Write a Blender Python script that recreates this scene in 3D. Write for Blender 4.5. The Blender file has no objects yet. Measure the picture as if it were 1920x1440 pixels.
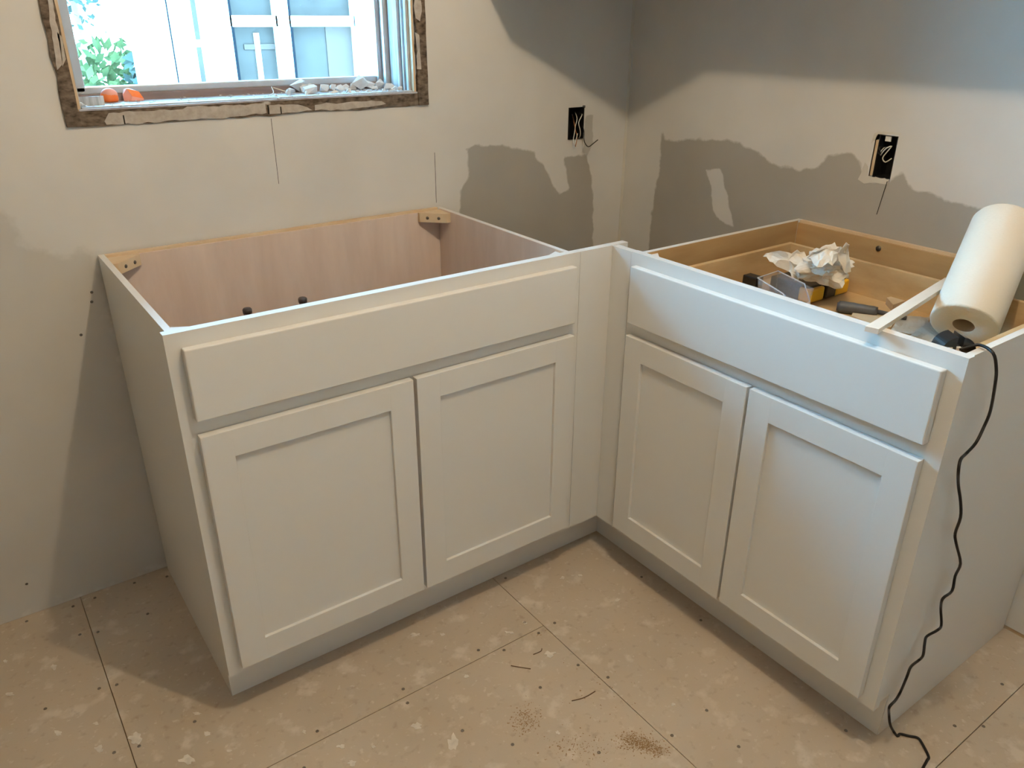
import bpy, bmesh, math, random
from mathutils import Vector, Matrix, noise

random.seed(7)
scene = bpy.context.scene
col = scene.collection

# ---------------------------------------------------------------- camera
F = 1474.84
CAM = Vector((-0.2426, -1.9454, 1.3605))
RGT = Vector((0.811947, -0.583714, 0.004476))
UPV = Vector((0.243254, 0.345317, 0.906413))
FWD = Vector((0.530631, 0.734870, -0.422370))
cd = bpy.data.cameras.new('camera')
cd.sensor_width = 36.0
cd.lens = F * 36.0 / 1920.0
cd.clip_start = 0.01
cam = bpy.data.objects.new('camera', cd)
col.objects.link(cam)
cam.matrix_world = Matrix(((RGT.x, UPV.x, -FWD.x, CAM.x), (RGT.y, UPV.y, -FWD.y, CAM.y),
                           (RGT.z, UPV.z, -FWD.z, CAM.z), (0, 0, 0, 1)))
scene.camera = cam

# ---------------------------------------------------------------- world and exposure
SKY_STRENGTH = 37.0
SKY_COLOR = (0.25, 0.65, 1.0)
BULB_STRENGTH = 1560.0
BULB_COLOR = (1.0, 0.80, 0.54)
LAMP = Vector((0.50, -1.43, 2.33))
w = bpy.data.worlds.new('sky')
scene.world = w
w.use_nodes = True
w.node_tree.nodes['Background'].inputs[0].default_value = (*SKY_COLOR, 1)
w.node_tree.nodes['Background'].inputs[1].default_value = SKY_STRENGTH
scene.view_settings.view_transform = 'Standard'
scene.view_settings.look = 'None'
scene.view_settings.gamma = 1.0
scene.view_settings.exposure = 0.27
scene.view_settings.use_curve_mapping = False

# ---------------------------------------------------------------- pixel helpers (1920x1440 frame)
def ray(u, v):
    return RGT * ((u - 960) / F) + UPV * (-(v - 720) / F) + FWD
def hit(u, v, axis, val):
    d = ray(u, v)
    return CAM + d * ((val - CAM[axis]) / d[axis])
def hx(u, v, x): return hit(u, v, 0, x)
def hy(u, v, y): return hit(u, v, 1, y)
def hz(u, v, z): return hit(u, v, 2, z)

# ---------------------------------------------------------------- materials
MATS = {}
def mat(name, base=(.8, .8, .8), rough=.5, spec=.5, metal=0.0, noise_scale=None, noise_amt=.1, alpha=1.0,
        bump=0.0, bump_scale=80.0, stretch=(1, 1, 1), second=None, trans=0.0, emit=None, estr=0.0):
    if name in MATS: return MATS[name]
    m = bpy.data.materials.new(name)
    m.use_nodes = True
    nt = m.node_tree
    b = nt.nodes['Principled BSDF']
    b.inputs['Base Color'].default_value = (*base, 1)
    b.inputs['Roughness'].default_value = rough
    b.inputs['Specular IOR Level'].default_value = spec
    b.inputs['Metallic'].default_value = metal
    b.inputs['Alpha'].default_value = alpha
    b.inputs['Transmission Weight'].default_value = trans
    if emit:
        b.inputs['Emission Color'].default_value = (*emit, 1)
        b.inputs['Emission Strength'].default_value = estr
    tc = mp = None
    if noise_scale or bump:
        tc = nt.nodes.new('ShaderNodeTexCoord')
        mp = nt.nodes.new('ShaderNodeMapping')
        mp.inputs['Scale'].default_value = stretch
        nt.links.new(tc.outputs['Object'], mp.inputs['Vector'])
    if noise_scale:
        n = nt.nodes.new('ShaderNodeTexNoise')
        n.inputs['Scale'].default_value = noise_scale
        n.inputs['Detail'].default_value = 5
        n.inputs['Roughness'].default_value = .6
        nt.links.new(mp.outputs[0], n.inputs['Vector'])
        r = nt.nodes.new('ShaderNodeValToRGB')
        s = second or tuple(c * (1 - noise_amt) for c in base)
        r.color_ramp.elements[0].position = .32
        r.color_ramp.elements[1].position = .68
        r.color_ramp.elements[0].color = (*s, 1)
        r.color_ramp.elements[1].color = (*base, 1)
        nt.links.new(n.outputs['Fac'], r.inputs[0])
        nt.links.new(r.outputs[0], b.inputs['Base Color'])
    if bump:
        n2 = nt.nodes.new('ShaderNodeTexNoise')
        n2.inputs['Scale'].default_value = bump_scale
        n2.inputs['Detail'].default_value = 3
        nt.links.new(mp.outputs[0], n2.inputs['Vector'])
        bp = nt.nodes.new('ShaderNodeBump')
        bp.inputs['Strength'].default_value = bump
        bp.inputs['Distance'].default_value = .002
        nt.links.new(n2.outputs['Fac'], bp.inputs['Height'])
        nt.links.new(bp.outputs[0], b.inputs['Normal'])
    MATS[name] = m
    return m

paint = mat('cabinet_paint', (.72, .71, .685), .27, .5)
ply_pink = mat('birch_ply', (.70, .555, .46), .55, .3, noise_scale=2.2, stretch=(9, 9, 1.6), second=(.62, .475, .385))
maple = mat('maple_ply', (.52, .34, .16), .5, .35, noise_scale=3, stretch=(1.2, 1.2, 7), second=(.43, .265, .115))
maple_dr = mat('drawer_maple', (.58, .40, .21), .5, .35, noise_scale=4, stretch=(2, 1.2, 6), second=(.46, .30, .14))
pine = mat('pine_block', (.66, .50, .33), .6, .3, noise_scale=12, second=(.57, .41, .25))
screw_m = mat('screw_steel', (.12, .11, .10), .4, .5, .6)
black_m = mat('black_plastic', (.012, .012, .013), .25, .5)
dark_m = mat('dark_void', (.008, .007, .006), .7, .2)
rubber = mat('cord_rubber', (.006, .006, .007), .45, .4)
white_pl = mat('white_wire', (.70, .68, .62), .45)
copper = mat('bare_copper', (.50, .22, .10), .35, .5, .9)
cap_m = mat('pipe_cap', (.05, .04, .04), .4)
pipe_m = mat('pipe_copper', (.28, .13, .10), .45, .5, .5)
chip_m = mat('plaster_chip', (.78, .78, .76), .9, .1, noise_scale=60, noise_amt=.18)
paper_m = mat('tissue_paper', (.74, .69, .62), .85, .1, bump=.25, bump_scale=160)
roll_m = mat('paper_towel', (.76, .69, .59), .9, .05, bump=.5, bump_scale=220)
card_m = mat('cardboard_core', (.36, .26, .18), .9)
strip_m = mat('wood_strip', (.78, .72, .64), .5, noise_scale=8, stretch=(1, 8, 8), noise_amt=.06)
yellow_m = mat('yellow_plastic', (.80, .42, .015), .4)
clear_m = mat('clear_plastic', (.62, .64, .66), .15, .5, alpha=.20)
clear_r = mat('clear_rim', (.75, .77, .79), .2, .5, alpha=.5)
grey_rub = mat('grey_rubber', (.10, .10, .105), .5, .4, noise_scale=40, noise_amt=.3)
sheet_m = mat('paper_sheet', (.72, .70, .66), .8)
scrap_m = mat('wood_scrap', (.62, .49, .33), .7, noise_scale=20, noise_amt=.15)
sash_m = mat('sash_aluminium', (.52, .56, .60), .4, .5, .25, noise_scale=20, noise_amt=.12)
jamb_m = mat('old_jamb_paint', (.66, .70, .73), .6, noise_scale=14, stretch=(8, 8, .8), second=(.30, .32, .34))
ext_white = mat('exterior_white', (.86, .87, .88), .6)
ext_pane = mat('exterior_pane', (.092, .068, .058), .4, .0, noise_scale=1.6, noise_amt=.5)
ext_curtain = mat('exterior_curtain', (.10, .064, .052), .8, .0)
ext_gap = mat('exterior_gap_shade', (.012, .013, .016), .9, .0)  # near-black colour that paints the shade in the door gaps
ext_ground = mat('exterior_paving', (.82, .82, .80), .9, noise_scale=1.2, noise_amt=.1)
leaf_m = mat('leaf_green', (.085, .085, .032), .8, .0, noise_scale=5, second=(.03, .042, .018))
leaf_t = mat('leaf_teal', (.05, .052, .04), .8, .0, noise_scale=4, second=(.03, .04, .035))
bark_m = mat('bark', (.12, .09, .06), .9)
ceil_m = mat('ceiling_paint', (.86, .85, .83), .9)
room_m = mat('room_paint', (.84, .82, .78), .9)
slab_m = mat('house_slab', (.35, .33, .31), .9)
splat_m = mat('joint_compound', (.74, .67, .58), .9, .1, noise_scale=50, noise_amt=.25)
dust_m = mat('sawdust', (.33, .21, .11), .95, .05)
splin_m = mat('dark_splinter', (.16, .10, .06), .9)
terra_m = mat('orange_chunk', (.95, .17, .02), .6, noise_scale=30, second=(.95, .24, .05))
terra_p = mat('pale_pink_skin', (.95, .38, .26), .6, noise_scale=30, noise_amt=.1)
porc_m = mat('porcelain', (.85, .84, .82), .25)
bulb_m = mat('bulb_glow', (1, 1, 1), .4, emit=BULB_COLOR, estr=BULB_STRENGTH)

def glass_mat():
    m = bpy.data.materials.new('window_glass')
    m.use_nodes = True
    nt = m.node_tree
    for n in list(nt.nodes):
        if n.type != 'OUTPUT_MATERIAL': nt.nodes.remove(n)
    out = [n for n in nt.nodes if n.type == 'OUTPUT_MATERIAL'][0]
    t = nt.nodes.new('ShaderNodeBsdfTransparent')
    t.inputs[0].default_value = (.93, .96, .97, 1)
    g = nt.nodes.new('ShaderNodeBsdfGlossy')
    g.inputs['Roughness'].default_value = .02
    fr = nt.nodes.new('ShaderNodeFresnel')
    fr.inputs[0].default_value = 1.45
    mx = nt.nodes.new('ShaderNodeMixShader')
    nt.links.new(fr.outputs[0], mx.inputs[0])
    nt.links.new(t.outputs[0], mx.inputs[1])
    nt.links.new(g.outputs[0], mx.inputs[2])
    nt.links.new(mx.outputs[0], out.inputs[0])
    return m
glass_m = glass_mat()

def wall_mat(name, light, dark, ns, mid=None):
    """bare drywall (dark) and skimmed joint compound (light), told apart by a painted mask with ragged edges"""
    m = bpy.data.materials.new(name)
    m.use_nodes = True
    nt = m.node_tree
    b = nt.nodes['Principled BSDF']
    b.inputs['Roughness'].default_value = .85
    b.inputs['Specular IOR Level'].default_value = .15
    at = nt.nodes.new('ShaderNodeAttribute'); at.attribute_name = 'skim'
    tc = nt.nodes.new('ShaderNodeTexCoord')
    n = nt.nodes.new('ShaderNodeTexNoise'); n.inputs['Scale'].default_value = ns; n.inputs['Detail'].default_value = 6
    nt.links.new(tc.outputs['Object'], n.inputs['Vector'])
    s1 = nt.nodes.new('ShaderNodeMath'); s1.operation = 'MULTIPLY_ADD'
    nt.links.new(n.outputs['Fac'], s1.inputs[0]); s1.inputs[1].default_value = 1.1; s1.inputs[2].default_value = -.55
    s2 = nt.nodes.new('ShaderNodeMath'); s2.operation = 'ADD'
    nt.links.new(s1.outputs[0], s2.inputs[0]); nt.links.new(at.outputs['Fac'], s2.inputs[1])
    r = nt.nodes.new('ShaderNodeValToRGB')
    r.color_ramp.elements[0].position = .38; r.color_ramp.elements[0].color = (*light, 1)
    r.color_ramp.elements[1].position = .62; r.color_ramp.elements[1].color = (*dark, 1)
    nt.links.new(s2.outputs[0], r.inputs[0])
    r.color_ramp.elements[0].color = (0, 0, 0, 1); r.color_ramp.elements[1].color = (1, 1, 1, 1)
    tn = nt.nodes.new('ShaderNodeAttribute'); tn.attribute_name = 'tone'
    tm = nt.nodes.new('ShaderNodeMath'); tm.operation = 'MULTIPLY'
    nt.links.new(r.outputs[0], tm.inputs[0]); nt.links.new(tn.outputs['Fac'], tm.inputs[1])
    cm = nt.nodes.new('ShaderNodeMix'); cm.data_type = 'RGBA'
    nt.links.new(tm.outputs[0], cm.inputs['Factor'])
    cm.inputs['A'].default_value = (*light, 1); cm.inputs['B'].default_value = (*dark, 1)
    n2 = nt.nodes.new('ShaderNodeTexNoise'); n2.inputs['Scale'].default_value = 3.0; n2.inputs['Detail'].default_value = 4
    nt.links.new(tc.outputs['Object'], n2.inputs['Vector'])
    r2 = nt.nodes.new('ShaderNodeValToRGB')
    r2.color_ramp.elements[0].position = .3; r2.color_ramp.elements[0].color = (.88, .88, .88, 1)
    r2.color_ramp.elements[1].position = .7; r2.color_ramp.elements[1].color = (1, 1, 1, 1)
    nt.links.new(n2.outputs['Fac'], r2.inputs[0])
    mx = nt.nodes.new('ShaderNodeMix'); mx.data_type = 'RGBA'; mx.blend_type = 'MULTIPLY'
    mx.inputs['Factor'].default_value = 1
    nt.links.new(cm.outputs['Result'], mx.inputs['A']); nt.links.new(r2.outputs[0], mx.inputs['B'])
    nt.links.new(mx.outputs['Result'], b.inputs['Base Color'])
    return m
wall_m = wall_mat('drywall', (.68, .655, .615), (.41, .38, .335), 26)

def rough_wood():
    m = bpy.data.materials.new('rough_window_wood')
    m.use_nodes = True
    nt = m.node_tree
    b = nt.nodes['Principled BSDF']; b.inputs['Roughness'].default_value = .9
    tc = nt.nodes.new('ShaderNodeTexCoord')
    mp = nt.nodes.new('ShaderNodeMapping'); mp.inputs['Scale'].default_value = (1, 1, 1.8)
    nt.links.new(tc.outputs['Object'], mp.inputs[0])
    a = nt.nodes.new('ShaderNodeTexNoise'); a.inputs['Scale'].default_value = 14; a.inputs['Detail'].default_value = 7
    c = nt.nodes.new('ShaderNodeTexNoise'); c.inputs['Scale'].default_value = 60; c.inputs['Detail'].default_value = 5
    nt.links.new(mp.outputs[0], a.inputs['Vector']); nt.links.new(mp.outputs[0], c.inputs['Vector'])
    r1 = nt.nodes.new('ShaderNodeValToRGB')
    r1.color_ramp.elements[0].position = .3; r1.color_ramp.elements[0].color = (.035, .022, .013, 1)
    r1.color_ramp.elements[1].position = .7; r1.color_ramp.elements[1].color = (.20, .15, .105, 1)
    nt.links.new(c.outputs['Fac'], r1.inputs[0])
    r2 = nt.nodes.new('ShaderNodeValToRGB')
    r2.color_ramp.elements[0].position = .64; r2.color_ramp.elements[1].position = .70
    nt.links.new(a.outputs['Fac'], r2.inputs[0])
    mx = nt.nodes.new('ShaderNodeMix'); mx.data_type = 'RGBA'
    nt.links.new(r2.outputs[0], mx.inputs['Factor']); nt.links.new(r1.outputs[0], mx.inputs['A'])
    mx.inputs['B'].default_value = (.50, .45, .40, 1)
    nt.links.new(mx.outputs['Result'], b.inputs['Base Color'])
    return m
rough_m = rough_wood()

sill_m = mat('sill_paint', (.50, .50, .52), .5, noise_scale=25, second=(.30, .27, .29))
mauve_m = mat('bare_sill_wood', (.30, .22, .20), .8, noise_scale=12, stretch=(.4, 1, 3), noise_amt=.35)
smear_m = mat('old_plaster', (.50, .45, .40), .95, .1, noise_scale=45, second=(.36, .31, .26))
def floor_mat():
    m = bpy.data.materials.new('cement_board')
    m.use_nodes = True
    nt = m.node_tree
    b = nt.nodes['Principled BSDF']; b.inputs['Roughness'].default_value = .8; b.inputs['Specular IOR Level'].default_value = .2
    ge = nt.nodes.new('ShaderNodeNewGeometry')
    def nz(s, d=5):
        n = nt.nodes.new('ShaderNodeTexNoise'); n.inputs['Scale'].default_value = s; n.inputs['Detail'].default_value = d
        nt.links.new(ge.outputs['Position'], n.inputs['Vector']); return n
    def ramp(n, p0, c0, p1, c1):
        r = nt.nodes.new('ShaderNodeValToRGB')
        r.color_ramp.elements[0].position = p0; r.color_ramp.elements[0].color = (*c0, 1)
        r.color_ramp.elements[1].position = p1; r.color_ramp.elements[1].color = (*c1, 1)
        nt.links.new(n.outputs['Fac'], r.inputs[0]); return r
    base = ramp(nz(2.2), .3, (.44, .355, .265), .7, (.565, .465, .36))
    pale = ramp(nz(17, 7), .57, (0, 0, 0), .68, (1, 1, 1))
    spk = ramp(nz(60, 4), .62, (0, 0, 0), .72, (1, 1, 1))
    drk = ramp(nz(48, 5), .58, (0, 0, 0), .76, (1, 1, 1))
    x1 = nt.nodes.new('ShaderNodeMix'); x1.data_type = 'RGBA'
    sc1 = nt.nodes.new('ShaderNodeMath'); sc1.operation = 'MULTIPLY'; sc1.inputs[1].default_value = .45
    nt.links.new(pale.outputs[0], sc1.inputs[0])
    nt.links.new(sc1.outputs[0], x1.inputs['Factor']); nt.links.new(base.outputs[0], x1.inputs['A'])
    x1.inputs['B'].default_value = (.74, .65, .55, 1)
    x2 = nt.nodes.new('ShaderNodeMix'); x2.data_type = 'RGBA'
    sc2 = nt.nodes.new('ShaderNodeMath'); sc2.operation = 'MULTIPLY'; sc2.inputs[1].default_value = .38
    nt.links.new(spk.outputs[0], sc2.inputs[0])
    nt.links.new(sc2.outputs[0], x2.inputs['Factor']); nt.links.new(x1.outputs['Result'], x2.inputs['A'])
    x2.inputs['B'].default_value = (.74, .66, .56, 1)
    x3 = nt.nodes.new('ShaderNodeMix'); x3.data_type = 'RGBA'
    sc3 = nt.nodes.new('ShaderNodeMath'); sc3.operation = 'MULTIPLY'; sc3.inputs[1].default_value = .35
    nt.links.new(drk.outputs[0], sc3.inputs[0])
    nt.links.new(sc3.outputs[0], x3.inputs['Factor']); nt.links.new(x2.outputs['Result'], x3.inputs['A'])
    x3.inputs['B'].default_value = (.25, .165, .10, 1)
    nt.links.new(x3.outputs['Result'], b.inputs['Base Color'])
    bp = nt.nodes.new('ShaderNodeBump'); bp.inputs['Strength'].default_value = .15; bp.inputs['Distance'].default_value = .001
    nb = nz(120, 3); nt.links.new(nb.outputs['Fac'], bp.inputs['Height']); nt.links.new(bp.outputs[0], b.inputs['Normal'])
    return m
floor_m = floor_mat()

# ---------------------------------------------------------------- mesh helpers
class MB:
    def __init__(self): self.bm = bmesh.new()
    def box(self, x0, x1, y0, y1, z0, z1, bevel=0.0):
        v = [self.bm.verts.new((x, y, z)) for x in (min(x0, x1), max(x0, x1)) for y in (min(y0, y1), max(y0, y1)) for z in (min(z0, z1), max(z0, z1))]
        fs = [(0, 1, 3, 2), (4, 6, 7, 5), (0, 4, 5, 1), (2, 3, 7, 6), (0, 2, 6, 4), (1, 5, 7, 3)]
        faces = [self.bm.faces.new([v[i] for i in f]) for f in fs]
        if bevel:
            es = list({e for f in faces for e in f.edges})
            bmesh.ops.bevel(self.bm, geom=es, offset=bevel, segments=2, affect='EDGES', profile=.5)
        return self
    def prism(self, pts, axis, a, b, bevel=0.0):
        """pts: 2-D outline in the two other axes (in x,y,z order); extruded along axis from a to b"""
        def mk(p, t):
            q = list(p); q.insert(axis, t); return q
        lo = [self.bm.verts.new(mk(p, a)) for p in pts]
        hi = [self.bm.verts.new(mk(p, b)) for p in pts]
        n = len(pts)
        fs = [self.bm.faces.new(lo), self.bm.faces.new(list(reversed(hi)))]
        for i in range(n):
            fs.append(self.bm.faces.new([lo[i], hi[i], hi[(i + 1) % n], lo[(i + 1) % n]]))
        if bevel:
            es = list({e for f in fs for e in f.edges})
            bmesh.ops.bevel(self.bm, geom=es, offset=bevel, segments=1, affect='EDGES')
        bmesh.ops.recalc_face_normals(self.bm, faces=self.bm.faces)
        return self
    def tube(self, pts, r, n=8, smooth=3, cap=True, rad=None):
        P = [Vector(p) for p in pts]
        if smooth > 1 and len(P) > 2:
            Q = []
            for i in range(len(P) - 1):
                p0 = P[max(i - 1, 0)]; p1 = P[i]; p2 = P[i + 1]; p3 = P[min(i + 2, len(P) - 1)]
                for k in range(smooth):
                    t = k / smooth
                    Q.append(.5 * ((2 * p1) + (-p0 + p2) * t + (2 * p0 - 5 * p1 + 4 * p2 - p3) * t * t + (-p0 + 3 * p1 - 3 * p2 + p3) * t ** 3))
            Q.append(P[-1]); P = Q
        rings = []; up = None
        for i, p in enumerate(P):
            t = (P[min(i + 1, len(P) - 1)] - P[max(i - 1, 0)]).normalized()
            if up is None:
                up = t.cross(Vector((.3, .5, .81))).normalized()
            up = (up - t * up.dot(t)).normalized()
            s = t.cross(up)
            rr = r if rad is None else rad[min(int(i * len(rad) / len(P)), len(rad) - 1)]
            rings.append([self.bm.verts.new(p + (up * math.cos(2 * math.pi * k / n) + s * math.sin(2 * math.pi * k / n)) * rr) for k in range(n)])
        for a, b in zip(rings, rings[1:]):
            for k in range(n):
                f = self.bm.faces.new([a[k], a[(k + 1) % n], b[(k + 1) % n], b[k]]); f.smooth = True
        if cap:
            self.bm.faces.new(list(reversed(rings[0]))); self.bm.faces.new(rings[-1])
        return self
    def lathe(self, prof, origin, axis, n=32, smooth=True, closed=False):
        """prof: list of (radius, height along axis)"""
        o = Vector(origin); a = Vector(axis).normalized()
        s = a.cross(Vector((.21, .93, .3))).normalized(); t = a.cross(s)
        rings = []
        for r, h in prof:
            if r < 1e-6: rings.append([self.bm.verts.new(o + a * h)])
            else: rings.append([self.bm.verts.new(o + a * h + (s * math.cos(2 * math.pi * k / n) + t * math.sin(2 * math.pi * k / n)) * r) for k in range(n)])
        prs = list(zip(rings, rings[1:]))
        if closed: prs.append((rings[-1], rings[0]))
        for A, B in prs:
            for k in range(n):
                if len(A) == 1 and len(B) == 1: continue
                if len(A) == 1: f = self.bm.faces.new([A[0], B[(k + 1) % n], B[k]])
                elif len(B) == 1: f = self.bm.faces.new([A[k], A[(k + 1) % n], B[0]])
                else: f = self.bm.faces.new([A[k], A[(k + 1) % n], B[(k + 1) % n], B[k]])
                f.smooth = smooth
        bmesh.ops.recalc_face_normals(self.bm, faces=self.bm.faces)
        return self
    def quadslab(self, q, th):
        """four points (any plane), thickness th along their normal"""
        q = [Vector(p) for p in q]
        n = (q[1] - q[0]).cross(q[2] - q[0]).normalized() * th
        a = [self.bm.verts.new(p) for p in q]; b = [self.bm.verts.new(p + n) for p in q]
        k = len(q)
        self.bm.faces.new(list(reversed(a))); self.bm.faces.new(b)
        for i in range(k): self.bm.faces.new([a[i], a[(i + 1) % k], b[(i + 1) % k], b[i]])
        return self
    def hull(self, pts):
        vs = [self.bm.verts.new(p) for p in pts]
        r = bmesh.ops.convex_hull(self.bm, input=vs)
        junk = [v for v in r['geom_interior'] + r['geom_unused'] if isinstance(v, bmesh.types.BMVert)]
        if junk: bmesh.ops.delete(self.bm, geom=list(set(junk)), context='VERTS')
        return self
    def build(self, name, material, parent=None, **tags):
        me = bpy.data.meshes.new(name)
        self.bm.normal_update()
        self.bm.to_mesh(me); self.bm.free()
        me.materials.append(material)
        o = bpy.data.objects.new(name, me)
        col.objects.link(o)
        if parent: o.parent = parent
        for k, v in tags.items(): o[k] = v
        return o

def thing(name, label, cat, loc=(0, 0, 0), rz=0.0, group=None):
    o = bpy.data.objects.new(name, None)
    o.empty_display_size = .05
    col.objects.link(o)
    o.location = loc; o.rotation_euler = (0, 0, rz)
    o['label'] = label; o['category'] = cat
    if group: o['group'] = group
    return o
def struct(o):
    o['kind'] = 'structure'; return o
def sbox(name, material, parent, x0, x1, y0, y1, z0, z1, bevel=0.0, **t):
    return MB().box(x0, x1, y0, y1, z0, z1, bevel).build(name, material, parent, **t)

# ---------------------------------------------------------------- dimensions
H = .876
YW = .006           # face of the window wall
XR = 1.6244         # face of the right wall
DA, WA = .6109, .9124
XI, YJ, WB = 1.0104, .6758, .7653
ZK, RK = .1148, .068
ROOM_L, ROOM_F, CEIL = -2.3, -3.7, 2.44
# window opening
WX0, WX1, WZ0, WZ1 = .010, .880, 1.147, 2.05
JX0, JX1, SILL = .040, .845, 1.181

# ---------------------------------------------------------------- room shell
def pip(p, poly):
    c = False; n = len(poly)
    for i in range(n):
        a, b = poly[i], poly[(i + 1) % n]
        if (a[1] > p[1]) != (b[1] > p[1]) and p[0] < (b[0] - a[0]) * (p[1] - a[1]) / (b[1] - a[1]) + a[0]: c = not c
    return c
def pdist(p, poly):
    best = 9
    for i in range(len(poly)):
        ax, az = poly[i]; bx, bz = poly[(i + 1) % len(poly)]
        dx, dz = bx - ax, bz - az
        t = max(0, min(1, ((p[0] - ax) * dx + (p[1] - az) * dz) / (dx * dx + dz * dz + 1e-12)))
        best = min(best, math.hypot(p[0] - ax - t * dx, p[1] - az - t * dz))
    return best
def skim(p, darks, lights):
    v = -9
    tone = 1
    for poly, soft, amt in darks:
        d = pdist(p, poly); s = d if pip(p, poly) else -d
        if s / soft > v: v = s / soft; tone = amt
    for poly, soft in lights:
        d = pdist(p, poly); s = d if pip(p, poly) else -d
        v = min(v, -s / soft)
    return max(0, min(1, .5 + .5 * v)), tone
def lin(a, b, n): return [a + (b - a) * i / n for i in range(n + 1)]
def wall_grid(name, material, us, zs, pos, holes, darks, lights, flip):
    us = sorted(set(round(u, 5) for u in us)); zs = sorted(set(round(z, 5) for z in zs))
    verts = [pos(u, z) for u in us for z in zs]
    vals = [skim((u, z), darks, lights) for u in us for z in zs]
    nz = len(zs); faces = []
    for i in range(len(us) - 1):
        for j in range(nz - 1):
            cu, cz = (us[i] + us[i + 1]) / 2, (zs[j] + zs[j + 1]) / 2
            if any(h[0] < cu < h[1] and h[2] < cz < h[3] for h in holes): continue
            f = [i * nz + j, (i + 1) * nz + j, (i + 1) * nz + j + 1, i * nz + j + 1]
            faces.append(f[::-1] if flip else f)
    me = bpy.data.meshes.new(name)
    me.from_pydata(verts, [], faces)
    a = me.attributes.new('skim', 'FLOAT', 'POINT')
    a.data.foreach_set('value', [q[0] for q in vals])
    a = me.attributes.new('tone', 'FLOAT', 'POINT')
    a.data.foreach_set('value', [q[1] for q in vals])
    me.materials.append(material)
    o = bpy.data.objects.new(name, me)
    col.objects.link(o)
    return struct(o)

def bpt(u, v): p = hy(u, v, YW); return (p.x, p.z)
def rpt(u, v): p = hx(u, v, XR); return (p.y, p.z)
OBX = (1.374, 1.431, 1.018, 1.112)        # box hole in window wall (x0 x1 z0 z1)
OBR = (-.913, -.856, 1.004, 1.110)        # box hole in right wall (y0 y1 z0 z1)
b_dark = [([bpt(*q) for q in [(862, 385), (868, 350), (878, 330), (878, 290), (874, 280), (890, 272), (960, 276), (1003, 284), (1008, 300),
            (1025, 318), (1036, 345), (1048, 366), (1068, 356), (1056, 294), (1098, 290), (1110, 330), (1112, 450), (1112, 700), (862, 700)]], .012, 1.0),
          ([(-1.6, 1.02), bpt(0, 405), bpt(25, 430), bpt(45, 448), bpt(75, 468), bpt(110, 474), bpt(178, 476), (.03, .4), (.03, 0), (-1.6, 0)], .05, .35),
          ([bpt(*q) for q in [(1097, 216), (1111, 216), (1112, 268), (1104, 288), (1092, 288)]], .008, .7)]
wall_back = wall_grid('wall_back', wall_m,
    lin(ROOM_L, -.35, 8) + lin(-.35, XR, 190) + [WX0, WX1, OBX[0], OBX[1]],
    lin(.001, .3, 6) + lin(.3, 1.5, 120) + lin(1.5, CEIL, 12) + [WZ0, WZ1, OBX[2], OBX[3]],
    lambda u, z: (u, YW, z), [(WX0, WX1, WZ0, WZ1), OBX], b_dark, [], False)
r_dark = [([rpt(*q) for q in [(1240, 248), (1248, 262), (1330, 262), (1390, 268), (1425, 288), (1450, 308), (1490, 318), (1530, 315), (1555, 292), (1595, 283),
            (1612, 300), (1618, 335), (1655, 345), (1672, 340), (1693, 318), (1703, 350), (1740, 364), (1800, 385), (1862, 394), (1935, 420), (1960, 700), (1200, 700), (1222, 400), (1236, 320)]], .014, 1.0)]
r_light = [([rpt(*q) for q in [(1322, 318), (1352, 318), (1364, 370), (1376, 425), (1352, 414), (1336, 395), (1334, 350)]], .009)]
wall_right = wall_grid('wall_right', wall_m,
    lin(YW, -1.75, 176) + lin(-1.75, ROOM_F, 8) + [OBR[0], OBR[1]],
    lin(.012, .3, 6) + lin(.3, 1.5, 120) + lin(1.5, CEIL, 12) + [OBR[2], OBR[3]],
    lambda u, z: (XR, u, z), [OBR], r_dark, r_light, False)
# framing behind the drywall
m = MB()
m.box(ROOM_L - .2, WX0, .075, .20, -.1, CEIL + .1).box(WX1, XR + .25, .075, .20, -.1, CEIL + .1)
m.box(WX0, WX1, .075, .20, -.1, WZ0 - .002).box(WX0, WX1, .075, .20, WZ1, CEIL + .1)
m.build('framing', slab_m, wall_back)
sbox('framing', slab_m, wall_right, XR + .075, XR + .2, ROOM_F - .2, .2, -.1, CEIL + .1)
sbox('bottom_plate', pine, wall_right, XR + .004, XR + .074, ROOM_F, .0, 0, .035)
struct(sbox('wall_left', room_m, None, ROOM_L - .1, ROOM_L, ROOM_F - .1, YW, 0, CEIL))
struct(sbox('wall_front', room_m, None, ROOM_L, XR, ROOM_F - .1, ROOM_F, 0, CEIL))
struct(sbox('ceiling', ceil_m, None, ROOM_L - .2, XR + .2, ROOM_F - .2, .2, CEIL, CEIL + .12))

# floor: subfloor slab with cement boards, screws and dried splats
tape_m = mat('corner_tape', (.70, .66, .58), .85, .15, noise_scale=8, stretch=(1, 1, .3), noise_amt=.2)
fscrew_m = mat('floor_screw', (.17, .145, .12), .5, .5, .3)
seam_m = mat('subfloor_ply', (.40, .31, .22), .95)
floor = struct(sbox('floor', seam_m, None, ROOM_L - .1, XR + .2, ROOM_F - .1, .2, -.06, -.006))
G = .0009
SX = [-2.3, -1.118, -.204, .706, XR + .05]
ROWS = {0: [YW, -1.2, -2.72, ROOM_F], 1: [YW, -.95, -2.47, ROOM_F], 2: [YW, -.770, -2.294, ROOM_F], 3: [YW, -1.548, -3.07, ROOM_F]}
for i in range(4):
    r = ROWS[i]
    for a, b in zip(r, r[1:]):
        MB().box(SX[i] + G, SX[i + 1] - G, b + G, a - (G if a < 0 else -.03), -.006, 0).build('cement_board', floor_m, floor)
sm = MB(); sm.lathe([(0, .0002), (.0016, .0002), (.0022, .0012), (.0034, .0010), (.0038, 0)], (0, 0, 0), (0, 0, 1), n=10)
scr0 = sm.build('screw', fscrew_m, floor)
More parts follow.
